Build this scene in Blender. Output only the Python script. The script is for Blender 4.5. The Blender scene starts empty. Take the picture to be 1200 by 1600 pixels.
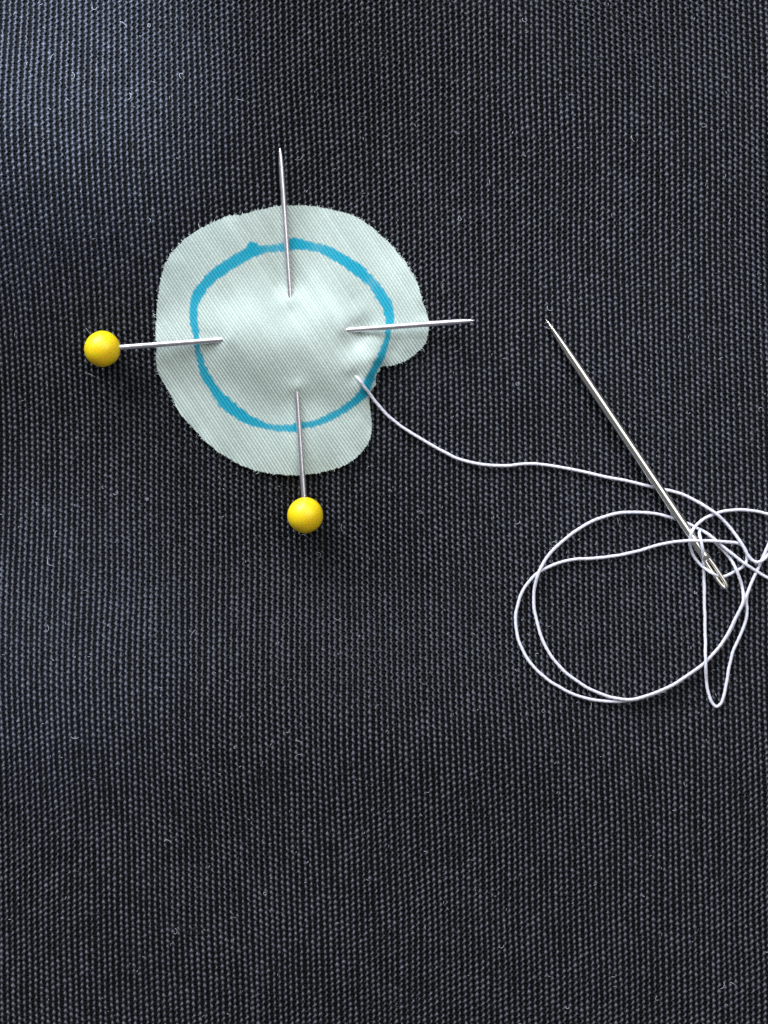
import bpy, math, random
import numpy as np

random.seed(7)
rng = np.random.default_rng(7)
sc = bpy.context.scene
C = sc.collection

# ------------------------------------------------------------------ camera
S = 7.5e-5            # metres covered by one unit of the layout (0.075 mm)
MM = 1e-3
CAM_H = 0.25
cam_d = bpy.data.cameras.new('camera')
cam = bpy.data.objects.new('camera', cam_d)
C.objects.link(cam)
cam.location = (0, 0, CAM_H)
cam_d.sensor_fit = 'VERTICAL'
cam_d.angle = 2 * math.atan(800 * S / CAM_H)
cam_d.clip_start = 0.01
cam_d.clip_end = 20
sc.camera = cam

# ------------------------------------------------------------------ light
world = bpy.data.worlds.new('World')
sc.world = world
world.use_nodes = True
bg = world.node_tree.nodes['Background']
bg.inputs['Color'].default_value = (0.86, 0.93, 1.0, 1)
bg.inputs['Strength'].default_value = 0.16


def area(name, loc, size, power, col, target=(0, 0, 0)):
    d = bpy.data.lights.new(name, 'AREA')
    d.shape = 'RECTANGLE'
    d.size, d.size_y = size
    d.energy = power
    d.color = col
    o = bpy.data.objects.new(name, d)
    C.objects.link(o)
    o.location = loc
    v = np.array(target) - np.array(loc)
    from mathutils import Vector
    o.rotation_euler = Vector(v).to_track_quat('-Z', 'Y').to_euler()
    return o


# a daylit window beyond the top of the cloth, a little to the right
area('window_light', (0.50, 0.58, 1.33), (1.30, 1.20), 13.2, (1.0, 0.99, 0.97))
# a second, lower window to the upper left that gives the cloth its cool sheen
area('side_window_light', (-0.70, 1.33, 0.74), (1.35, 1.00), 51.0, (0.86, 0.93, 1.0))


def pool(name, loc, target, radius, power, col):
    # added spot lamp: brightens a chosen area as a soft-edged pool on the cloth
    d = bpy.data.lights.new(name, 'SPOT')
    from mathutils import Vector
    v = Vector(target) - Vector(loc)
    d.spot_size = 2 * math.atan(radius / v.length)
    d.spot_blend = 1.0
    d.energy = power
    d.color = col
    d.shadow_soft_size = 0.007
    o = bpy.data.objects.new(name, d)
    C.objects.link(o)
    o.location = loc
    o.rotation_euler = v.to_track_quat('-Z', 'Y').to_euler()


pool('upper_left_fill_spot', (-0.15, 0.30, 0.55), ((10 - 600) * S, (800 - 75) * S, 0), 0.032, 42.0, (0.66, 0.79, 1.0))  # first of three added fill spots that lift chosen areas of the cloth
pool('lower_left_fill_spot', (-0.20, 0.12, 0.50), ((45 - 600) * S, (800 - 1015) * S, 0), 0.024, 8.0, (0.62, 0.76, 1.0))
pool('right_fill_spot', (0.30, 0.62, 0.62), ((1180 - 600) * S, (800 - 260) * S, 0), 0.052, 17.0, (0.80, 0.88, 1.0))

sc.view_settings.view_transform = 'Standard'
sc.view_settings.look = 'None'
sc.view_settings.exposure = 0.0
sc.view_settings.gamma = 1.0
sc.view_settings.use_curve_mapping = False
sc.cycles.use_denoising = False
sc.cycles.max_bounces = 6

# ------------------------------------------------------------------ helpers
def obj(name, me, mat, parent=None):
    o = bpy.data.objects.new(name, me)
    C.objects.link(o)
    if mat:
        me.materials.append(mat)
    if parent:
        o.parent = parent
    return o


def empty(name):
    o = bpy.data.objects.new(name, None)
    C.objects.link(o)
    o.empty_display_size = 0.002
    return o


def mesh(name, V, Q, attrs=None, smooth=True):
    """V (n,3) array, Q (m,4) int array of quads (a repeated last index makes a triangle)."""
    V = np.asarray(V, np.float32)
    Q = np.asarray(Q, np.int32)
    me = bpy.data.meshes.new(name)
    tri = Q[:, 3] == Q[:, 2]
    cnt = np.where(tri, 3, 4).astype(np.int32)
    keep = np.ones(Q.shape, bool)
    keep[tri, 3] = False
    loops = Q[keep]
    me.vertices.add(len(V))
    me.vertices.foreach_set('co', V.ravel())
    me.loops.add(len(loops))
    me.loops.foreach_set('vertex_index', loops)
    me.polygons.add(len(Q))
    st = np.concatenate(([0], np.cumsum(cnt)[:-1])).astype(np.int32)
    me.polygons.foreach_set('loop_start', st)
    me.update(calc_edges=True)
    me.validate()
    if smooth:
        me.polygons.foreach_set('use_smooth', np.ones(len(me.polygons), bool))
    for k, a in (attrs or {}).items():
        at = me.attributes.new(k, 'FLOAT', 'POINT')
        at.data.foreach_set('value', np.asarray(a, np.float32))
    return me


def strips(P):
    """quads of a grid of points, P shape (n, m, ...) -> indices"""
    n, m = P.shape[:2]
    i = np.arange(n * m).reshape(n, m)
    return np.stack([i[:-1, :-1], i[1:, :-1], i[1:, 1:], i[:-1, 1:]], -1).reshape(-1, 4)


def vnoise(x, y, seed=0):
    """smooth 2-D value noise, about -1..1"""
    def h(ix, iy):
        v = np.sin(ix * 127.1 + iy * 311.7 + seed * 74.7) * 43758.5453
        return (v - np.floor(v)) * 2 - 1
    ix, iy = np.floor(x), np.floor(y)
    fx, fy = x - ix, y - iy
    fx = fx * fx * (3 - 2 * fx)
    fy = fy * fy * (3 - 2 * fy)
    a = h(ix, iy) * (1 - fx) + h(ix + 1, iy) * fx
    b = h(ix, iy + 1) * (1 - fx) + h(ix + 1, iy + 1) * fx
    return a * (1 - fy) + b * fy


# gentle relief of the cloth: (centre x, centre y, sigma along, sigma across, angle, height in mm)
RELIEF = [
    (-30, 225, 220, 120, 16, 6.0),
    (0, 690, 300, 140, 8, -1.9),
    (455, 530, 210, 190, 0, 0.2),
    (120, 1110, 330, 120, 12, 2.4),
    (520, 920, 170, 95, 20, -2.5),
    (640, 1090, 320, 120, 10, 1.8),
    (345, 90, 210, 95, 78, 1.7),
    (450, 235, 140, 70, 85, -0.2),
    (760, 500, 120, 120, 0, 0.5),
    (1050, 760, 260, 260, 0, 0.4),
    (300, 1420, 420, 110, 6, 0.9),
    (1000, 1300, 340, 150, -15, 0.7),
    (850, 120, 320, 110, 12, 0.7),
]


def H(px, py):
    """height of the cloth (mm) at layout coordinates"""
    px = np.asarray(px, float)
    py = np.asarray(py, float)
    z = np.zeros(np.broadcast(px, py).shape)
    for cx, cy, sa, sb, an, h in RELIEF:
        c, s = math.cos(math.radians(an)), math.sin(math.radians(an))
        u = (px - cx) * c + (py - cy) * s
        v = -(px - cx) * s + (py - cy) * c
        z = z + 1.25 * h * np.exp(-0.5 * ((u / sa) ** 2 + (v / sb) ** 2))
    z = z + 0.10 * vnoise(px / 140, py / 140, 3)
    return z


def W(px, py, zmm):
    """layout coordinates + height in mm -> metres, allowing for the perspective of heights"""
    px, py, zmm = np.broadcast_arrays(np.asarray(px, float), np.asarray(py, float), np.asarray(zmm, float))
    k = 1 - zmm * MM / CAM_H
    return np.stack([(px - 600) * S * k, (800 - py) * S * k, zmm * MM], -1)


def WF(px, py, zmm):
    px, py, zmm = np.broadcast_arrays(np.asarray(px, float), np.asarray(py, float), np.asarray(zmm, float))
    return np.stack([(px - 600) * S, (800 - py) * S, zmm * MM], -1)


def spline(P, step):
    """Catmull-Rom through P (n, d), resampled about every `step` in the first two columns"""
    P = np.asarray(P, float)
    A = np.vstack([2 * P[0] - P[1], P, 2 * P[-1] - P[-2]])
    out = []
    for i in range(1, len(A) - 2):
        p0, p1, p2, p3 = A[i - 1:i + 3]
        d = lambda a, b: max(np.linalg.norm((a - b)[:2]), 1e-3) ** 0.5
        t0 = 0
        t1 = t0 + d(p0, p1)
        t2 = t1 + d(p1, p2)
        t3 = t2 + d(p2, p3)
        n = max(2, int(np.linalg.norm((p2 - p1)[:2]) / (step * 0.5)))
        t = np.linspace(t1, t2, n, endpoint=False)[:, None]
        a1 = (t1 - t) / (t1 - t0) * p0 + (t - t0) / (t1 - t0) * p1
        a2 = (t2 - t) / (t2 - t1) * p1 + (t - t1) / (t2 - t1) * p2
        a3 = (t3 - t) / (t3 - t2) * p2 + (t - t2) / (t3 - t2) * p3
        b1 = (t2 - t) / (t2 - t0) * a1 + (t - t0) / (t2 - t0) * a2
        b2 = (t3 - t) / (t3 - t1) * a2 + (t - t1) / (t3 - t1) * a3
        out.append((t2 - t) / (t2 - t1) * b1 + (t - t1) / (t2 - t1) * b2)
    R = np.vstack(out + [P[-1:]])
    L = np.concatenate(([0], np.cumsum(np.linalg.norm(np.diff(R[:, :2], axis=0), axis=1))))
    q = np.arange(0, L[-1], step)
    return np.stack([np.interp(q, L, R[:, k]) for k in range(R.shape[1])], -1)


def tube(path, rad, nseg=8, caps=True, lobes=0, amp=0, twist=0):
    """tube along a path given in metres; rad scalar or per point; optional twisted lobes"""
    path = np.asarray(path, float)
    n = len(path)
    rad = np.broadcast_to(np.asarray(rad, float), (n,))
    T = np.gradient(path, axis=0)
    T /= np.linalg.norm(T, axis=1)[:, None] + 1e-15
    up = np.array([0.0, 0, 1])
    A = np.cross(T, up)
    A /= np.linalg.norm(A, axis=1)[:, None] + 1e-15
    B = np.cross(A, T)
    th = np.arange(nseg) / nseg * 2 * math.pi
    L = np.concatenate(([0], np.cumsum(np.linalg.norm(np.diff(path, axis=0), axis=1))))
    rr = rad[:, None] * (1 + amp * np.cos(lobes * (th[None] - twist * L[:, None])))
    V = path[:, None] + rr[..., None] * (np.cos(th)[None, :, None] * A[:, None] + np.sin(th)[None, :, None] * B[:, None])
    i = np.arange(n * nseg).reshape(n, nseg)
    j = np.roll(i, -1, axis=1)
    Q = np.stack([i[:-1], i[1:], j[1:], j[:-1]], -1).reshape(-1, 4)
    V = V.reshape(-1, 3)
    if caps:
        V = np.vstack([V, path[:1], path[-1:]])
        a, b = n * nseg, n * nseg + 1
        Q = np.vstack([Q,
                       np.stack([i[0], j[0], np.full(nseg, a), np.full(nseg, a)], -1),
                       np.stack([j[-1], i[-1], np.full(nseg, b), np.full(nseg, b)], -1)])
    return V, Q


def join(parts):
    V, Q, n = [], [], 0
    for v, q in parts:
        V.append(v)
        Q.append(q + n)
        n += len(v)
    return np.vstack(V), np.vstack(Q)


# ------------------------------------------------------------------ materials
def new_mat(name):
    m = bpy.data.materials.new(name)
    m.use_nodes = True
    nt = m.node_tree
    return m, nt, nt.nodes['Principled BSDF']


def node(nt, t, **kw):
    n = nt.nodes.new(t)
    for k, v in kw.items():
        if k in n.inputs:
            n.inputs[k].default_value = v
        else:
            setattr(n, k, v)
    return n


def noise_bump(nt, p, scale, strength, dist, detail=3):
    tc = node(nt, 'ShaderNodeTexCoord')
    nz = node(nt, 'ShaderNodeTexNoise', Scale=scale, Detail=detail)
    nt.links.new(tc.outputs['Object'], nz.inputs['Vector'])
    b = node(nt, 'ShaderNodeBump', Strength=strength, Distance=dist)
    nt.links.new(nz.outputs['Fac'], b.inputs['Height'])
    nt.links.new(b.outputs['Normal'], p.inputs['Normal'])
    return nz


def yarn_mat(name, dark, light, spec=0.55, sheen=0.1, rough=0.46):
    m, nt, p = new_mat(name)
    at = node(nt, 'ShaderNodeAttribute', attribute_name='tone')
    nz = noise_bump(nt, p, 9000, 0.7, 3.5e-5)
    mul = node(nt, 'ShaderNodeMath', operation='MULTIPLY_ADD')
    mul.inputs[1].default_value = 1.3
    nt.links.new(nz.outputs['Fac'], mul.inputs[0])
    sub = node(nt, 'ShaderNodeMath', operation='SUBTRACT')
    nt.links.new(at.outputs['Fac'], sub.inputs[0])
    sub.inputs[1].default_value = 0.66
    nt.links.new(sub.outputs[0], mul.inputs[2])
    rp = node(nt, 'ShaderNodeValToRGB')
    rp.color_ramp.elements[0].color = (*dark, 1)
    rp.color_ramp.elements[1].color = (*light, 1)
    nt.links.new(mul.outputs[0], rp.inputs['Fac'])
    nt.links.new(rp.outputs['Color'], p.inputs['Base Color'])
    p.inputs['Roughness'].default_value = rough
    p.inputs['Specular IOR Level'].default_value = spec
    p.inputs['Sheen Weight'].default_value = sheen
    p.inputs['Sheen Roughness'].default_value = 0.45
    p.inputs['Sheen Tint'].default_value = (0.72, 0.82, 1.0, 1)
    return m


M_warp = yarn_mat('black_warp_yarn', (0.008, 0.008, 0.010), (0.068, 0.073, 0.099))
M_weft = yarn_mat('black_weft_yarn', (0.003, 0.003, 0.003), (0.012, 0.012, 0.013), 0.12, 0.0, 0.9)

M_base, nt, p = new_mat('black_canvas_cloth')
p.inputs['Base Color'].default_value = (0.012, 0.012, 0.014, 1)
p.inputs['Roughness'].default_value = 0.9
p.inputs['Specular IOR Level'].default_value = 0.1
noise_bump(nt, p, 12000, 0.6, 1e-4)


def twill_mat(name, ink):
    m, nt, p = new_mat(name)
    at = node(nt, 'ShaderNodeAttribute', attribute_name='tone')
    nz = noise_bump(nt, p, 14000, 0.45, 2.5e-5)
    ad = node(nt, 'ShaderNodeMath', operation='MULTIPLY_ADD')
    ad.inputs[1].default_value = 0.45
    nt.links.new(nz.outputs['Fac'], ad.inputs[0])
    nt.links.new(at.outputs['Fac'], ad.inputs[2])
    rp = node(nt, 'ShaderNodeValToRGB')
    rp.color_ramp.elements[0].position = 0.1
    rp.color_ramp.elements[0].color = (0.29, 0.36, 0.325, 1)
    rp.color_ramp.elements[1].position = 0.95
    rp.color_ramp.elements[1].color = (0.655, 0.745, 0.69, 1)
    nt.links.new(ad.outputs[0], rp.inputs['Fac'])
    col = rp.outputs['Color']
    if ink:
        ai = node(nt, 'ShaderNodeAttribute', attribute_name='ink')
        mx = node(nt, 'ShaderNodeMix', data_type='RGBA')
        nt.links.new(ai.outputs['Fac'], mx.inputs['Factor'])
        nt.links.new(col, mx.inputs['A'])
        mx.inputs['B'].default_value = (0.0, 0.345, 0.49, 1)
        col = mx.outputs['Result']
    nt.links.new(col, p.inputs['Base Color'])
    p.inputs['Roughness'].default_value = 0.6
    p.inputs['Specular IOR Level'].default_value = 0.3
    p.inputs['Sheen Weight'].default_value = 0.12
    return m


M_twill = twill_mat('mint_white_twill', False)
M_ink = twill_mat('blue_marker_ink_on_twill', True)


def metal(name, col, rough):
    m, nt, p = new_mat(name)
    p.inputs['Base Color'].default_value = (*col, 1)
    p.inputs['Metallic'].default_value = 1
    tc = node(nt, 'ShaderNodeTexCoord')
    nz = node(nt, 'ShaderNodeTexNoise', Scale=1500, Detail=4)
    nt.links.new(tc.outputs['Object'], nz.inputs['Vector'])
    mr = node(nt, 'ShaderNodeMapRange')
    mr.inputs['To Min'].default_value = rough - 0.08
    mr.inputs['To Max'].default_value = rough + 0.12
    nt.links.new(nz.outputs['Fac'], mr.inputs['Value'])
    nt.links.new(mr.outputs['Result'], p.inputs['Roughness'])
    return m


M_pin = metal('nickel_steel', (0.80, 0.76, 0.80), 0.36)
M_needle = metal('polished_needle_steel', (0.90, 0.86, 0.78), 0.18)
M_eye = metal('gilt_needle_eye', (0.82, 0.78, 0.71), 0.32)

M_head, nt, p = new_mat('yellow_plastic')
p.inputs['Base Color'].default_value = (0.98, 0.67, 0.006, 1)
p.inputs['Roughness'].default_value = 0.40
p.inputs['Subsurface Weight'].default_value = 0.85
p.inputs['Subsurface Radius'].default_value = (1, 0.55, 0.08)
p.inputs['Subsurface Scale'].default_value = 0.0016
noise_bump(nt, p, 700, 0.12, 1e-4)

M_thread, nt, p = new_mat('white_thread')
p.inputs['Base Color'].default_value = (0.69, 0.68, 0.76, 1)
p.inputs['Roughness'].default_value = 0.55
p.inputs['Sheen Weight'].default_value = 0.2
noise_bump(nt, p, 9000, 0.4, 3e-5)

M_lint, nt, p = new_mat('pale_lint')
p.inputs['Base Color'].default_value = (0.42, 0.43, 0.48, 1)
p.inputs['Roughness'].default_value = 0.6
M_fray, nt, p = new_mat('frayed_twill_fibre')
p.inputs['Base Color'].default_value = (0.72, 0.78, 0.76, 1)
p.inputs['Roughness'].default_value = 0.6

# ------------------------------------------------------------------ black canvas
X0, X1, Y0, Y1 = -150, 1350, -170, 1770
PW, PV = 8.95, 9.3       # warp spacing, bump period along a warp

gx = np.unique(np.concatenate([np.linspace(-1200, X0, 12), np.arange(X0, X1 + 1, 15), np.linspace(X1, 2400, 12)]))
gy = np.unique(np.concatenate([np.linspace(-1100, Y0, 12), np.arange(Y0, Y1 + 1, 15), np.linspace(Y1, 2700, 12)]))
GX, GY = np.meshgrid(gx, gy, indexing='ij')
P = WF(GX, GY, H(GX, GY) - 0.36)
canvas = obj('canvas_cloth', mesh('canvas_cloth', P.reshape(-1, 3), strips(P)[:, ::-1]), M_base)
canvas['kind'] = 'structure'
canvas['label'] = 'black woven canvas cloth spread out under everything'


def lean(u, v):
    """slow wander of the yarns: a slight tilt plus waviness"""
    du = (v - 800) * 0.021 + 5 * vnoise(u / 420 + 3, v / 520, 11) + 1.6 * vnoise(u / 90, v / 130, 12)
    dv = (u - 600) * -0.012 + 6 * vnoise(u / 480, v / 420 + 9, 13) + 1.3 * vnoise(u / 110, v / 80, 14)
    return du, dv


NW = int((X1 - X0) / PW)
SEG = 6
NV = int((Y1 - Y0) / PV)
k = np.arange(NV * SEG + 1)
v = Y0 + k * PV / SEG
iw = np.arange(NW)
U, V_ = np.meshgrid(X0 + iw * PW, v, indexing='ij')
jit_ph = (rng.random(NW) - 0.5) * 0.7
phase = 2 * math.pi * (V_ - Y0) / PV + (iw % 2)[:, None] * math.pi + jit_ph[:, None] + 1.2 * vnoise(U / 9, V_ / 31, 21)
bump_id = np.floor(phase / (2 * math.pi) + 0.5).astype(int)


def hash01(a, b, s):
    q = np.sin(a * 12.9898 + b * 78.233 + s * 37.719) * 43758.5453
    return q - np.floor(q)


r1 = hash01(iw[:, None], bump_id, 1)
r2 = hash01(iw[:, None], bump_id, 2)
r3 = hash01(iw[:, None], bump_id, 3)
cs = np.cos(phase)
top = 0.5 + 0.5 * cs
du, dv = lean(U, V_)
# slant of the twisted nubs, changing slowly over the cloth
slant = 1.2 * np.tanh(1.6 * vnoise(U / 330 + 5, V_ / 330, 31)) + 1.2 * (r3 - 0.5)
cxp = U + du + slant * np.sin(phase) * 0.9 + 0.55 * vnoise(U / 7, V_ / 60, 22) + (r2 - 0.5) * 0.9 * top
cyp = V_ + dv
irr = 1 + 0.18 * vnoise(iw[:, None] * 0.73 + 0 * V_, V_ / 38, 23)
rw = (1.6 + 1.2 * top * (0.6 + 0.8 * r1)) * irr             # half width
rh = (1.5 + 0.75 * top) * irr                                    # half height
zc = 1.15 * np.tanh(1.2 * cs) * (0.6 + 0.7 * r2) - 0.3 + 0.5 * vnoise(U / 13, V_ / 60, 24)
rw = rw * (1 + 0.22 * (rng.random(rw.shape) - 0.5))
zc = zc + 0.45 * (rng.random(rw.shape) - 0.5)
cxp = cxp + 0.5 * (rng.random(rw.shape) - 0.5)
ang = np.radians(np.array([-25, 25, 90, 155, 205]))
offx = rw[..., None] * np.cos(ang)
offz = rh[..., None] * np.sign(np.sin(ang)) * np.abs(np.sin(ang)) ** 0.6
PX = cxp[..., None] + offx
PY = np.broadcast_to(cyp[..., None], PX.shape) + 0.35 * offx * slant[..., None]
hh = H(cxp, cyp)
PZ = hh[..., None] + (zc[..., None] + offz) * (S / MM)
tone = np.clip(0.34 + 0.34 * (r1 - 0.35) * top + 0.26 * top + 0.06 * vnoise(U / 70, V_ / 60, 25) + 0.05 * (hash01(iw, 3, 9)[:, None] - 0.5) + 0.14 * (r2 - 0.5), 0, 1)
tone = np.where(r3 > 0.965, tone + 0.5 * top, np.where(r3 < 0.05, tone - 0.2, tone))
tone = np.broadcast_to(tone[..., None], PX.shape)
n_, m_, q_ = PX.shape
idx = np.arange(n_ * m_ * q_).reshape(n_, m_, q_)
Q = np.stack([idx[:, :-1, :-1], idx[:, :-1, 1:], idx[:, 1:, 1:], idx[:, 1:, :-1]], -1).reshape(-1, 4)
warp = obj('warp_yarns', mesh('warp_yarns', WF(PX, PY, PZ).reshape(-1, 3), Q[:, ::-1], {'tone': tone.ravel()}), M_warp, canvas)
warp['kind'] = 'stuff'

PT = PV / 2
NT = int((Y1 - Y0) / PT)
jw = np.arange(NT)
u = np.arange(X0, X1, PW / 1.5)
U, V_ = np.meshgrid(u, Y0 + jw * PT, indexing='xy')
ph = math.pi * (U - X0) / PW + (jw % 2)[:, None] * math.pi
du, dv = lean(U, V_)
cxp = U + du
cyp = V_ + dv + 0.5 * vnoise(U / 50, V_ / 2.3, 41)
rr = 2.25 * (1 + 0.15 * vnoise(U / 40, V_ / 2.9, 42))
zc = -3.4 - 0.9 * np.cos(ph) + 0.4 * vnoise(U / 30, V_ / 3.1, 43)
ang = np.radians(np.array([5, 90, 175]))
PY = cyp[..., None] + rr[..., None] * np.cos(ang)
PX = np.broadcast_to(cxp[..., None], PY.shape)
PZ = H(cxp, cyp)[..., None] + (zc[..., None] + rr[..., None] * np.sin(ang)) * (S / MM)
tone = np.broadcast_to((0.4 + 0.25 * vnoise(U / 60, V_ / 3.7, 44))[..., None], PY.shape)
n_, m_, q_ = PY.shape
idx = np.arange(n_ * m_ * q_).reshape(n_, m_, q_)
Q = np.stack([idx[:, :-1, :-1], idx[:, :-1, 1:], idx[:, 1:, 1:], idx[:, 1:, :-1]], -1).reshape(-1, 4)
weft = obj('weft_yarns', mesh('weft_yarns', WF(PX, PY, PZ).reshape(-1, 3), Q, {'tone': tone.ravel()}), M_weft, canvas)
weft['kind'] = 'stuff'

TOP = 0.30               # mm from H to the top of the nubs

# ------------------------------------------------------------------ pins (geometry data first)
PIN_R = 0.335
pins = [
    dict(head=(160, 545), tip=(742, 500.5), zh=2.45, zt=1.85,
         label='yellow ball-headed pin running sideways through the patch, head left of it'),
    dict(head=(477, 805), tip=(437.5, 231), zh=2.45, zt=1.0,
         label='yellow ball-headed pin running upwards through the patch, head below it'),
]
for q in pins:
    q['zh'] += float(H(*q['head'])) * 1.0
    q['zt'] += float(H(*q['tip'])) * 1.0


def pin_z(i, t):
    q = pins[i]
    return q['zh'] + (q['zt'] - q['zh']) * t


# ------------------------------------------------------------------ twill patch
OUT = [(440, 321), (462, 320.5), (490, 322), (520, 327.5), (546, 335), (568, 345), (596, 368), (620, 392), (640, 418), (652, 442),
       (660, 470), (667, 490), (670, 504), (669, 520), (663, 540), (650, 554), (630, 566), (610, 572), (597, 573), (590, 584),
       (586, 594), (588, 601), (581, 609), (577, 624), (579, 642), (581, 668), (578, 688), (566, 706), (542, 726), (520, 734),
       (482, 742), (460, 742.5), (430, 741), (392, 733), (360, 718), (322, 691), (308, 676), (284, 650), (262, 610), (250, 588),
       (245.5, 580), (244, 560), (243.5, 530), (244, 500), (247, 462), (253, 428), (260, 408), (269, 393), (284, 377), (300, 364),
       (320, 353), (340, 343), (356, 337), (372, 336), (400, 329), (420, 324)]
out_s = spline([(*a,) for a in OUT + OUT[:1]], 1.5)
# a scissor-cut edge with tiny frays
L = np.arange(len(out_s))
ctr = np.array([455.0, 530.0])
rad = out_s - ctr
rad /= np.linalg.norm(rad, axis=1)[:, None]
out_s = out_s + rad * (1.0 * vnoise(L / 4.0, L * 0 + 0.5, 5) + 0.9 * vnoise(L / 1.6, L * 0 + 3.5, 6))[:, None]


def inside(px, py, poly):
    r = np.zeros(px.shape, bool)
    x0, y0 = poly[:, 0], poly[:, 1]
    x1, y1 = np.roll(x0, -1), np.roll(y0, -1)
    for a, b, c, d in zip(x0, y0, x1, y1):
        if b == d:
            continue
        cond = ((b > py) != (d > py)) & (px < (c - a) * (py - b) / (d - b) + a)
        r ^= cond
    return r


RING = [  # x, y, width, ink density
    (307, 528, 10, .95), (303, 500, 12, .9), (302, 480, 13, .92), (308, 462, 16, .95), (324, 440, 16, .92), (344, 423, 17, .95),
    (370, 406, 17, .92), (391, 394, 19, 1), (396, 390, 25, 1), (402, 391, 18, .95), (414, 389, 12, .80), (428, 388, 12, .76),
    (444, 386, 12, .80), (452, 384, 14, .9), (458, 381.5, 19, 1), (470, 382, 17, 1), (482, 384, 14, .9), (494, 387, 14, .75),
    (508, 391, 15, .85), (532, 403, 17, .97), (554, 418, 18, 1), (570, 431, 16, .95), (580, 441, 14, .75), (592, 456, 17, .92),
    (604, 476, 16, .95), (609, 498, 14, .95), (607, 514, 10, .85), (604, 532, 10, .88), (596, 556, 11, .95), (584, 578, 12, .95),
    (576, 596, 14, 1), (566, 616, 14, 1), (548, 632, 12, .9), (530, 644, 11, .85), (510, 654, 11, .85), (490, 662, 10, .85),
    (472, 665, 10, .85), (461, 669, 14, 1), (456, 669, 12, .9), (442, 669, 11, .8), (426, 668, 10, .8), (400, 661, 13, .97),
    (376, 648, 17, 1), (362, 638, 18, 1), (352, 629, 20, 1), (344, 620, 15, 1), (332, 604, 14, .95), (320, 584, 13, .92),
    (313, 564, 11, .85), (308, 544, 9, .8)]
ring_s = spline(RING + RING[:1], 1.0)

# heights of the patch above the cloth (mm): control points joined by a thin-plate spline
ctrl = []
for j, (x, y) in enumerate(OUT):
    if not (570 < x < 600 and 570 < y < 640):
        lift = 0.5 * math.exp(-((x - 243) ** 2 + (y - 538) ** 2) / 30 ** 2) + 0.3 * math.exp(-((x - 470) ** 2 + (y - 742) ** 2) / 30 ** 2)
        ctrl.append((x, y, lift + 0.50 + 0.16 * math.sin(j * 2.1) * math.sin(j * 0.7)))


def pin_h(i, t):
    q = pins[i]
    x = q['head'][0] + (q['tip'][0] - q['head'][0]) * t
    y = q['head'][1] + (q['tip'][1] - q['head'][1]) * t
    return x, y, pin_z(i, t) - float(H(x, y))


def pin_at(i, val):
    q = pins[i]
    ax = 0 if i == 0 else 1
    return pin_h(i, (val - q['head'][ax]) / (q['tip'][ax] - q['head'][ax]))


for i, ent, outs, ins in ((0, 344, (318, 285), (372,)), (0, 546, (572, 610, 645), (520,)), (1, 616, (642, 680, 715), (592,)), (1, 459, (432, 400, 360), (486,))):
    x, y, z = pin_at(i, ent)
    ctrl.append((x, y, z + 0.02))
    sg = 1 if ins[0] > ent else -1
    if i == 0:
        ctrl += [(x + sg * 11, y, z + PIN_R + 0.16), (x - sg * 12, y - 20, z - 0.28), (x - sg * 12, y + 20, z - 0.34)]
    else:
        ctrl += [(x, y + sg * 11, z + PIN_R + 0.16), (x - 20, y - sg * 12, z - 0.28), (x + 20, y - sg * 12, z - 0.28)]
    for n, e in enumerate(outs):
        x, y, z = pin_at(i, e)
        ctrl.append((x, y, min(z - PIN_R - 0.12, ([1.5, 1.25, 1.0] if ent in (344, 616) else [1.05, 0.8, 0.65])[n])))
    for e in ins:
        x, y, z = pin_at(i, e)
        ctrl.append((x, y, z + PIN_R + 0.24))
ctrl += [(450, 528, 2.7), (395, 500, 2.3), (400, 575, 2.25), (505, 492, 2.4), (510, 560, 2.5), (420, 445, 1.0), (495, 440, 1.1),
         (360, 470, 1.15), (350, 600, 1.05), (400, 640, 0.9), (555, 470, 1.1), (570, 420, 0.75), (350, 430, 0.8), (300, 600, 0.7),
         (330, 660, 0.6), (290, 470, 0.65), (540, 640, 1.0), (520, 690, 0.75), (560, 665, 0.85), (620, 450, 0.7),
         # the tented fold by the thread
         (556, 588, 1.7), (546, 578, 2.2), (570, 580, 2.0), (552, 602, 1.75), (568, 560, 2.25), (582, 545, 2.1), (590, 560, 2.05), (578, 582, 1.95), (570, 602, 1.65), (596, 540, 1.6),
         (597, 573, 0.8), (587, 594, 0.75), (578, 615, 0.75), (612, 548, 0.62), (628, 545, 0.72), (645, 535, 0.8), (640, 552, 0.55),
         (565, 640, 0.8), (575, 530, 1.9), (600, 525, 1.15)]
ctrl = np.array(ctrl)


def tps_fit(c):
    d = np.linalg.norm(c[:, None, :2] - c[None, :, :2], axis=2) / 100
    K = np.where(d > 0, d ** 2 * np.log(d + 1e-12), 0) + np.eye(len(c)) * 0.004
    Pm = np.c_[np.ones(len(c)), c[:, :2] / 100]
    A = np.block([[K, Pm], [Pm.T, np.zeros((3, 3))]])
    return np.linalg.solve(A, np.r_[c[:, 2], 0, 0, 0])


wt = tps_fit(ctrl)


def patch_h(px, py):
    px = np.asarray(px, float)
    py = np.asarray(py, float)
    z = wt[-3] + wt[-2] * px / 100 + wt[-1] * py / 100
    for (cx, cy, _), w in zip(ctrl, wt):
        d2 = ((px - cx) ** 2 + (py - cy) ** 2) / 1e4
        z = z + w * 0.5 * d2 * np.log(d2 + 1e-12)
    return np.maximum(z, 0.40)


TW_A = math.radians(56)                       # direction of the twill lines, down to the right
ea = np.array([math.sin(TW_A), -math.cos(TW_A)])   # across the lines
eb = np.array([math.cos(TW_A), math.sin(TW_A)])    # along them
PITCH = 4.65
da, db = PITCH / 5, 1.5
a = np.arange(-265, 265, da)
b = np.arange(-265, 265, db)
AA, BB = np.meshgrid(a, b, indexing='ij')
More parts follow.
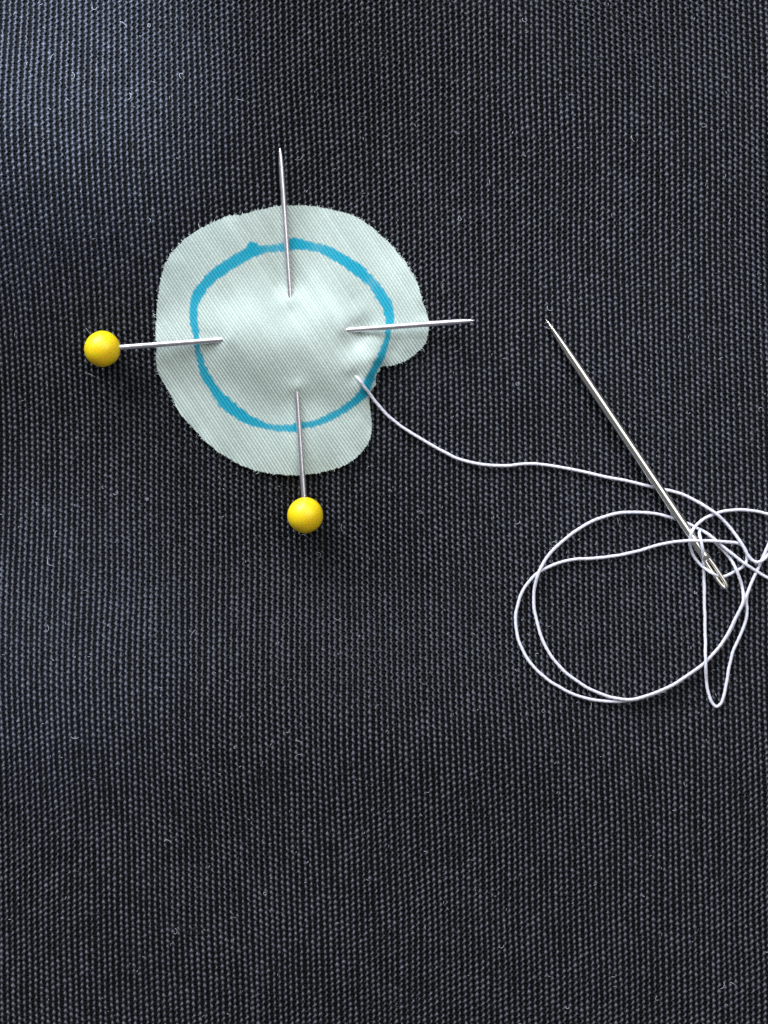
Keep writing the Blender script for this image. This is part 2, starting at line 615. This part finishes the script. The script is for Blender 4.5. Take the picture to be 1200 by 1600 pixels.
# lines sway a little
wv = 2.2 * vnoise(AA / 90, BB / 110, 51)
PX = ctr[0] + AA * ea[0] + BB * eb[0] + wv * ea[0]
PY = ctr[1] + AA * ea[1] + BB * eb[1] + wv * ea[1]
rib = np.round(AA / PITCH)
f = AA / PITCH - rib
prof = np.cos(math.pi * f) ** 1.2
seg = 0.5 + 0.5 * np.cos(2 * math.pi * (BB / 6.2 + 0.37 * rib + 0.25 * f))
zr = 0.15 * prof * (0.86 + 0.14 * seg) * (1 + 0.15 * (hash01(rib, np.floor(BB / 6.2 + 0.37 * rib), 5) - 0.5))
tone = np.clip(0.12 + 0.50 * prof * (0.85 + 0.15 * seg) + 0.16 * (hash01(rib, 0, 6) - 0.5) + 0.08 * vnoise(AA / 40, BB / 60, 52), 0, 1)
ins_v = inside(PX, PY, out_s)
ins_f = (ins_v[:-1, :-1].astype(int) + ins_v[1:, :-1] + ins_v[1:, 1:] + ins_v[:-1, 1:]) >= 3
BASEZ = np.zeros(PX.shape)
near = np.zeros(PX.shape, bool)
near[:-1, :-1] |= ins_f
near[1:, :-1] |= ins_f
near[1:, 1:] |= ins_f
near[:-1, 1:] |= ins_f
BASEZ[near] = patch_h(PX[near], PY[near]) + H(PX[near], PY[near])
PZ = BASEZ + zr
# ink mask
FX = (PX[:-1, :-1] + PX[1:, 1:]) / 2
FY = (PY[:-1, :-1] + PY[1:, 1:]) / 2
best = np.full(PX.shape, 1e9)
ink = np.zeros(PX.shape)
wid = np.zeros(PX.shape)
for rx, ry, rwid, rd in ring_s:
    lo = (np.abs(PX - rx) < 16) & (np.abs(PY - ry) < 16)
    d = np.hypot(PX[lo] - rx, PY[lo] - ry)
    bt = best[lo]
    c = d < bt
    for arr, val in ((best, d), (ink, rd), (wid, rwid)):
        t = arr[lo]
        t[c] = val[c] if isinstance(val, np.ndarray) else val
        arr[lo] = t
# ink wicks along each thread by its own small amount
wick = 2.4 * (hash01(rib, np.floor(BB / 6.2 + 0.37 * rib), 8) - 0.5) + 0.7 * prof - 0.3
sd = wid / 2 - best + wick
ring_v = sd > 0
ink = np.where(ink > 0, 0.3 + 0.7 * ink, 0)
inkv = np.clip(ink * (0.70 + 0.38 * np.clip(sd / 2.2, 0, 1)) * (0.84 + 0.26 * prof) - 0.25 * (1 - ink) * (hash01(rib, np.floor(BB / 3.1), 9)), 0, 1)
ring_f = ((ring_v[:-1, :-1].astype(int) + ring_v[1:, :-1] + ring_v[1:, 1:] + ring_v[:-1, 1:]) >= 2) & ins_f

POS = W(PX, PY, PZ)
n_, m_ = PX.shape
gi = np.arange(n_ * m_).reshape(n_, m_)
QQ = np.stack([gi[:-1, :-1], gi[1:, :-1], gi[1:, 1:], gi[:-1, 1:]], -1)


def sub_mesh(name, mask, skirt=False):
    q = QQ[mask]
    used = np.unique(q)
    mp = np.full(n_ * m_, -1)
    mp[used] = np.arange(len(used))
    Vv = POS.reshape(-1, 3)[used]
    tn = tone.ravel()[used]
    ik = inkv.ravel()[used]
    q = mp[q]
    if skirt:
        qa = mp[QQ[ins_f]] if False else QQ[ins_f]
        e = np.concatenate([qa[:, [0, 1]], qa[:, [1, 2]], qa[:, [2, 3]], qa[:, [3, 0]]])
        key = np.sort(e, axis=1)
        kk = key[:, 0].astype(np.int64) * (n_ * m_) + key[:, 1]
        un, inv, cn = np.unique(kk, return_inverse=True, return_counts=True)
        be = e[cn[inv] == 1]
        vs = np.unique(be)
        low = POS.reshape(-1, 3)[vs].copy()
        hi = low.copy()
        low[:, 2] -= 0.16 * MM
        m2 = np.full(n_ * m_, -1)
        m2[vs] = np.arange(len(vs))
        nb = len(Vv)
        Vv = np.vstack([Vv, hi, low])
        ih = m2[be] + nb
        il = ih + len(vs)
        q = np.vstack([q, np.stack([ih[:, 1], ih[:, 0], il[:, 0], il[:, 1]], -1)])
        tn = np.concatenate([tn, np.full(2 * len(vs), 0.8)])
        ik = np.concatenate([ik, np.zeros(2 * len(vs))])
    return mesh(name, Vv, q[:, ::-1], {'tone': tn, 'ink': ik})


patch = obj('fabric_patch', sub_mesh('fabric_patch', ins_f & ~ring_f, True), M_twill)
patch['label'] = 'pale mint twill fabric circle with blue drawn ring, pinned to the black canvas'
patch['category'] = 'fabric patch'
ringo = obj('marker_ring', sub_mesh('marker_ring', ring_f), M_ink, patch)
ringo['label'] = 'uneven bright blue marker ring drawn on the fabric'

# frayed fibre ends along the cut edge
fr = []
for i in rng.choice(len(out_s), 240, replace=False):
    x, y = out_s[i] - rad[i] * 1.2
    z = float(patch_h(x, y) + H(x, y)) - 0.02
    an = math.atan2(rad[i][1], rad[i][0]) + rng.normal(0, 0.7)
    ln = rng.uniform(4, 9) if rng.random() < 0.05 else rng.uniform(1.5, 4.6)
    pts = [(x, y, z), (x + ln * .5 * math.cos(an), y + ln * .5 * math.sin(an), z + 0.01),
           (x + ln * math.cos(an + .3), y + ln * math.sin(an + .3), z - 0.04)]
    pts = np.array(pts)
    fr.append(tube(W(pts[:, 0], pts[:, 1], pts[:, 2]), 0.022 * MM, 4))
fray = obj('frayed_edge', mesh('frayed_edge', *join(fr)), M_fray, patch)
fray['kind'] = 'stuff'

# ------------------------------------------------------------------ pins
def lathe(profile, origin, axis, nseg=24):
    """profile (along, radius) in metres, about axis from origin"""
    axis = np.asarray(axis, float)
    axis = axis / np.linalg.norm(axis)
    a1 = np.cross(axis, [0.0, 0, 1])
    a1 /= np.linalg.norm(a1)
    a2 = np.cross(a1, axis)
    th = np.arange(nseg) / nseg * 2 * math.pi
    pr = np.asarray(profile, float)
    Vv = np.asarray(origin)[None, None] + pr[:, 0][:, None, None] * axis + pr[:, 1][:, None, None] * (
        np.cos(th)[None, :, None] * a1 + np.sin(th)[None, :, None] * a2)
    n = len(pr)
    i = np.arange(n * nseg).reshape(n, nseg)
    j = np.roll(i, -1, axis=1)
    Qq = np.stack([i[:-1], i[1:], j[1:], j[:-1]], -1).reshape(-1, 4)
    return Vv.reshape(-1, 3), Qq


for q in pins:
    t = empty('ball_headed_pin')
    t['label'] = q['label']
    t['category'] = 'pin'
    t['group'] = 'yellow headed pins through the patch'
    h0 = W(*q['head'], q['zh'])
    h1 = W(*q['tip'], q['zt'])
    t.location = h0
    ln = np.linalg.norm(h1 - h0)
    ax = (h1 - h0) / ln
    r = PIN_R * MM
    prof = [(0.0, 0.0), (0.0, r), (0.1 * MM, r), (ln * 0.5, r), (ln - 5.2 * MM, r), (ln - 2.4 * MM, r * 0.93), (ln - 1.2 * MM, r * 0.78),
            (ln - 0.5 * MM, r * 0.56), (ln - 0.12 * MM, r * 0.30), (ln, 0.0)]
    obj('shaft', mesh('shaft', *lathe(prof, (0, 0, 0), ax, 20)), M_pin, t)
    R = 28 * S
    prof = []
    for kk in range(25):
        a_ = math.pi * kk / 24
        x = -R * math.cos(a_)
        rr_ = R * math.sin(a_)
        if x > R * 0.97:                     # small collar where the steel goes in
            rr_ = max(rr_, r * 1.15)
        prof.append((x * 1.0, rr_))
    prof.insert(0, (-R * 1.015, 0.0))
    prof[1] = (-R * 1.0, R * 0.10)
    V_h, Q_h = lathe(prof, (0, 0, 0), ax, 40)
    wob = 1 + 0.012 * vnoise(V_h[:, 0] / (14 * S), V_h[:, 1] / (14 * S) + 7, 61)[:, None]
    obj('head', mesh('head', V_h * wob, Q_h), M_head, t)

# ------------------------------------------------------------------ needle
n_tip, n_end = np.array([852.0, 497.5]), np.array([1137.5, 923.0])
NZ0, NZ1 = 0.36 + TOP * 0.6, 1.36


def needle_z(t):
    x, y = n_tip + (n_end - n_tip) * t
    return NZ0 + (NZ1 - NZ0) * t + float(H(*n_tip)) * (1 - t) + float(H(*n_end)) * t


A0 = W(*n_tip, needle_z(0))
A1 = W(*n_end, needle_z(1))
needle = empty('sewing_needle')
needle.location = A0
needle['label'] = 'steel sewing needle lying slantwise on the canvas, eye among the thread loops'
needle['category'] = 'needle'
ax = (A1 - A0)
ln = float(np.linalg.norm(ax))
ax = ax / ln
side = np.cross(ax, [0, 0, 1.0])
side /= np.linalg.norm(side)
upv = np.cross(side, ax)
roll = math.radians(-12)
e1 = math.cos(roll) * side + math.sin(roll) * upv     # across the eye
e2 = -math.sin(roll) * side + math.cos(roll) * upv    # the way the eye looks
NR = 0.49 * MM
eye0, eye1 = ln - 4.6 * MM, ln - 0.75 * MM            # slot
prof = [(0.0, 0.0), (0.15 * MM, NR * 0.10), (1.0 * MM, NR * 0.36), (2.4 * MM, NR * 0.66), (5.0 * MM, NR * 0.90), (8.5 * MM, NR), (ln * 0.6, NR * 1.0),
        (eye0 - 1.6 * MM, NR * 1.02), (eye0 - 0.4 * MM, NR * 1.05)]
nseg = 24
th = np.arange(nseg) / nseg * 2 * math.pi
prf = np.array(prof)
Vn = prf[:, 0][:, None, None] * ax + prf[:, 1][:, None, None] * (np.cos(th)[None, :, None] * e1 + np.sin(th)[None, :, None] * e2)
i = np.arange(len(prf) * nseg).reshape(len(prf), nseg)
j = np.roll(i, -1, axis=1)
Qn = np.stack([i[:-1], i[1:], j[1:], j[:-1]], -1).reshape(-1, 4)
obj('shaft', mesh('shaft', Vn.reshape(-1, 3), Qn), M_needle, needle)
# the eye: a loop of metal around a long slot; swept along the rim of the slot
half = (eye1 - eye0) / 2 + 0.25 * MM
mid = (eye0 + eye1) / 2
NP = 48
rim, rad_a = [], []
for kk in range(NP):
    a_ = 2 * math.pi * kk / NP
    c_, s_ = math.cos(a_), math.sin(a_)
    x = math.copysign(abs(c_) ** 0.55, c_) * half
    y = math.copysign(abs(s_) ** 0.75, s_) * 0.30 * MM
    rim.append((x, y))
rim = np.array(rim)
tan = np.roll(rim, -1, 0) - np.roll(rim, 1, 0)
tan /= np.linalg.norm(tan, axis=1)[:, None]
nor = np.stack([tan[:, 1], -tan[:, 0]], -1)
ns = 10
tt = np.arange(ns) / ns * 2 * math.pi
Ve = []
for kk in range(NP):
    for a_ in tt:
        o2 = rim[kk] + nor[kk] * 0.225 * MM * math.cos(a_)
        taper = 1.0 - 0.25 * max(0.0, rim[kk][0] / half) ** 2
        z = 0.31 * MM * math.sin(a_) * taper
        Ve.append((mid + o2[0]) * ax + o2[1] * e1 + z * e2)
i = np.arange(NP * ns).reshape(NP, ns)
j = np.roll(i, -1, axis=1)
i2, j2 = np.roll(i, -1, 0), np.roll(np.roll(i, -1, 0), -1, 1)
Qe = np.stack([i, i2, j2, j], -1).reshape(-1, 4)
eye = obj('eye', mesh('eye', np.array(Ve), Qe), M_eye, needle)
eye['label'] = 'long gilt eye of the needle with thread through it'
# solid neck that closes the upper end of the slot, narrowing into two walls
nk = [(eye0 - 0.4 * MM, 1.05, 1.05), (eye0 + 0.0 * MM, 1.1, 0.98), (eye0 + 0.28 * MM, 1.1, 0.7), (eye0 + 0.4 * MM, 0.9, 0.3), (eye0 + 0.42 * MM, 0.0, 0.0)]
Vk = np.array([x * ax + NR * (ra * math.cos(a_) * e1 + rb * math.sin(a_) * e2) for x, ra, rb in nk for a_ in th])
i = np.arange(len(nk) * nseg).reshape(len(nk), nseg)
j = np.roll(i, -1, axis=1)
Qk = np.stack([i[:-1], i[1:], j[1:], j[:-1]], -1).reshape(-1, 4)
obj('neck', mesh('neck', Vk, Qk), M_needle, needle)

# ------------------------------------------------------------------ thread
r = TOP + 0.20


def ph_(x, y):
    return float(patch_h(x, y))


TH = [(551, 584, ph_(551, 584) - 0.35), (556, 588.5, ph_(556, 588) + 0.0), (562, 595, ph_(562, 595) + 0.30), (570, 606, ph_(570, 606) + 0.30), (577, 615, ph_(576, 613) + 0.36), (588, 629, 0.95),
      (610, 653, 0.62), (640, 675, r), (662, 688, r), (690, 704, r), (712, 715, r), (735, 722, r), (765, 727, r), (795, 727.5, r), (822, 725, r), (850, 726, r),
      (885, 732, r), (920, 739, r), (955, 747, r), (985, 752.5, r), (1022, 762, .40), (1034, 764.5, .38), (1060, 770, r), (1090, 784, .55), (1118, 802, .95),
      (1132, 815, .65), (1145, 830, .6), (1158, 848, .95), (1168, 866, .95), (1175, 875, .9), (1182, 878.5, .9), (1192, 875, .98), (1203, 864, .6),
      (1238, 828, r), (1275, 792, r), (1310, 788, r), (1324, 812, r), (1292, 830, .6), (1240, 812, .95), (1200, 803, r),
      (1180, 799, r), (1158, 796.5, r), (1136, 798, r), (1118, 802.5, r), (1098, 812, .7), (1086, 822.5, 1.3), (1080, 834, 1.85), (1077.5, 846, 1.3),
      (1080, 859, .8), (1086, 872, .62), (1095, 883, .8), (1105, 891, 1.3), (1113, 896, 1.72), (1119, 899, 1.5), (1122, 900.5, 1.1), (1127, 901.5, .62), (1134, 900, r), (1150, 892, r),
      (1161, 885, r), (1166.5, 877, r), (1167, 867, .48), (1163, 856, .48), (1154, 849.5, .6), (1136, 847, 1.0), (1117, 845.5, 1.4), (1100, 845, 1.5), (1086, 845, 1.95),
      (1072, 845, 1.75), (1052, 847, 1.0), (1030, 851, r), (1000, 860, r), (965, 868, r), (930, 872, r), (900, 874, r), (875, 879, r),
      (857, 886, r), (838, 897, r), (822, 915, r), (811, 938, r), (806, 962, r), (807, 985, r), (812, 1005, r), (824, 1029, r), (842, 1050, r),
      (866, 1069, r), (900, 1086, r), (930, 1094, r), (958, 1096, r), (984, 1094.5, r), (1012, 1088, r), (1050, 1072, r), (1076, 1055, r),
      (1100, 1037, r), (1118, 1018, r), (1134, 997, r), (1150, 966, r), (1163, 938, .75), (1173, 914, .6), (1183, 891, .5), (1191, 873, .48), (1202, 848, r),
      (1222, 806, r), (1244, 772, r), (1300, 752, r), (1352, 790, r), (1360, 860, r), (1320, 915, r), (1262, 928, r), (1226, 917, r),
      (1200, 903, r), (1182, 893, .6), (1165, 882, .98), (1142, 864, .95), (1117, 843.5, .95), (1105, 834, .9), (1090, 826, r), (1072, 817, .42), (1055, 811, r), (1030, 804, r), (1000, 800.5, r),
      (975, 801, r), (952, 805, r), (927, 814, r), (905, 826, r), (882, 843, r), (860, 864, r), (848, 881, .7), (840.5, 898, .95), (835, 920, .6), (834, 944, r),
      (838, 968, r), (845, 992, r), (855, 1015, r), (868, 1034, r), (882, 1049, r), (900, 1063, r), (918, 1075, r), (938, 1084, .55), (958, 1090, .75), (984, 1093.5, .92), (1012, 1087, .9),
      (1050, 1071, .9), (1076, 1054, .9), (1100, 1036, .9), (1118, 1017, .9), (1134, 996, .9), (1149, 966, .92), (1161, 940, 1.1), (1160, 918, .6), (1151, 892, .95), (1143, 876, .6), (1128, 858, .52), (1110, 840, .52),
      (1100, 831, .6), (1094, 828.5, .9), (1092.5, 833, 1.35), (1095.5, 845, 1.98), (1098, 860, 1.98), (1099.3, 878, 1.2), (1100, 900, .65), (1100.5, 930, r), (1101.5, 965, r), (1102, 1000, .6), (1102.5, 1036, 1.32), (1104, 1066, .6), (1107, 1083, r),
      (1112, 1097, r), (1119, 1104, r), (1126, 1100, r), (1132, 1084, r), (1136, 1062, r), (1139, 1044, r), (1143, 1026, r), (1148, 1011, r), (1158, 990, r), (1165, 970, r), (1167.5, 952, r), (1166, 938, .35), (1170, 922, .35)]
th_s = spline(TH, 1.0)
Hs = H(th_s[:, 0], th_s[:, 1])
path = W(th_s[:, 0] + 0.35 * vnoise(np.arange(len(th_s)) / 14, np.zeros(len(th_s)), 71), th_s[:, 1] + 0.35 * vnoise(np.arange(len(th_s)) / 14, np.zeros(len(th_s)) + 5, 72), th_s[:, 2] + Hs)
Vt, Qt = tube(path, 0.185 * MM * (1 + 0.06 * vnoise(np.arange(len(path)) / 6, np.zeros(len(path)), 73)), 10, True, 2, 0.05, 2 * math.pi / (1.25 * MM))
thread = obj('sewing_thread', mesh('sewing_thread', Vt, Qt), M_thread)
thread['label'] = 'white sewing thread from the patch edge to tangled loops round the needle'
thread['category'] = 'thread'

# ------------------------------------------------------------------ lint on the canvas
li = []
for kk in range(520):
    x, y = rng.uniform(-60, 1260), rng.uniform(-60, 1660)
    if inside(np.array([x]), np.array([y]), out_s)[0]:
        continue
    big = rng.random() < 0.16
    ln = rng.uniform(8, 20) if big else rng.uniform(2.5, 7)
    an = rng.uniform(0, 2 * math.pi)
    cur = rng.normal(0, 1.0 if big else 0.5)
    pts = []
    n = 9 if big else 4
    px, py = x, y
    for s_ in range(n):
        z = TOP + 0.03 + (0.16 * math.sin(math.pi * s_ / (n - 1)) if big else 0.03)
        pts.append((px, py, z))
        an += cur * rng.uniform(0.2, 0.9) * (0.8 if big else 0.6)
        px += ln / n * math.cos(an)
        py += ln / n * math.sin(an)
    pts = np.array(pts)
    li.append(tube(WF(pts[:, 0], pts[:, 1], pts[:, 2] + H(pts[:, 0], pts[:, 1])), rng.uniform(0.014, 0.032) * MM, 4))
lint = obj('lint_fibres', mesh('lint_fibres', *join(li)), M_lint)
lint['kind'] = 'stuff'
lint['label'] = 'pale curled lint fibres scattered over the black canvas'
lint['category'] = 'lint'

# fine fuzz standing off the yarns of the canvas
NF = 7000
fx, fy = rng.uniform(-100, 1300, NF), rng.uniform(-100, 1700, NF)
fa = rng.uniform(0, 2 * math.pi, NF)
fl = rng.uniform(2.0, 6.5, NF)
fb = rng.normal(0, 0.5, NF)
pts = []
for k_, (sl, zz) in enumerate(((0, -0.10), (0.5, 0.07), (1.0, 0.03))):
    an = fa + fb * sl
    xx = fx + fl * sl * np.cos(an)
    yy = fy + fl * sl * np.sin(an)
    pts.append(WF(xx, yy, H(xx, yy) + TOP + zz - 0.05))
pts = np.stack(pts, 1)                                   # (NF, 3, 3)
sid = np.stack([-np.sin(fa), -np.cos(fa) * 1.0, np.zeros(NF)], -1)
fw = rng.uniform(0.009, 0.019, NF)[:, None, None] * MM
tri_off = np.stack([sid, -0.5 * sid + [0, 0, 0.85], -0.5 * sid - [0, 0, 0.85]], 1)   # (NF, 3, 3)
Vf = pts[:, :, None, :] + fw[..., None] * tri_off[:, None]
b0 = (np.arange(NF) * 9)[:, None]
Qf = []
for s_ in range(2):
    for c_ in range(3):
        d_ = (c_ + 1) % 3
        Qf.append(b0 + np.array([[s_ * 3 + c_, s_ * 3 + 3 + c_, s_ * 3 + 3 + d_, s_ * 3 + d_]]))
Qf = np.stack(Qf, 1).reshape(-1, 4)
M_fuzz, nt, p = new_mat('dark_canvas_fuzz')
p.inputs['Base Color'].default_value = (0.09, 0.093, 0.11, 1)
p.inputs['Roughness'].default_value = 0.6
fz = obj('yarn_fuzz', mesh('yarn_fuzz', Vf.reshape(-1, 3), Qf), M_fuzz, canvas)
fz['kind'] = 'stuff'

# stray fibres on the thread
sf = []
for i in rng.choice(len(path) - 20, 260, replace=False):
    o_ = path[i + 8]
    an = rng.uniform(0, 2 * math.pi)
    ln_ = rng.uniform(2.5, 7.0) * S
    d1 = np.array([math.cos(an), math.sin(an), rng.uniform(-0.1, 0.5)])
    d2 = np.array([math.cos(an + 0.8), math.sin(an + 0.8), 0.0])
    sf.append(tube(np.array([o_, o_ + d1 * ln_ * 0.5, o_ + d1 * ln_ * 0.5 + d2 * ln_ * 0.5]), 0.012 * MM, 3))
so = obj('stray_fibres', mesh('stray_fibres', *join(sf)), M_thread, thread)
so['kind'] = 'stuff'
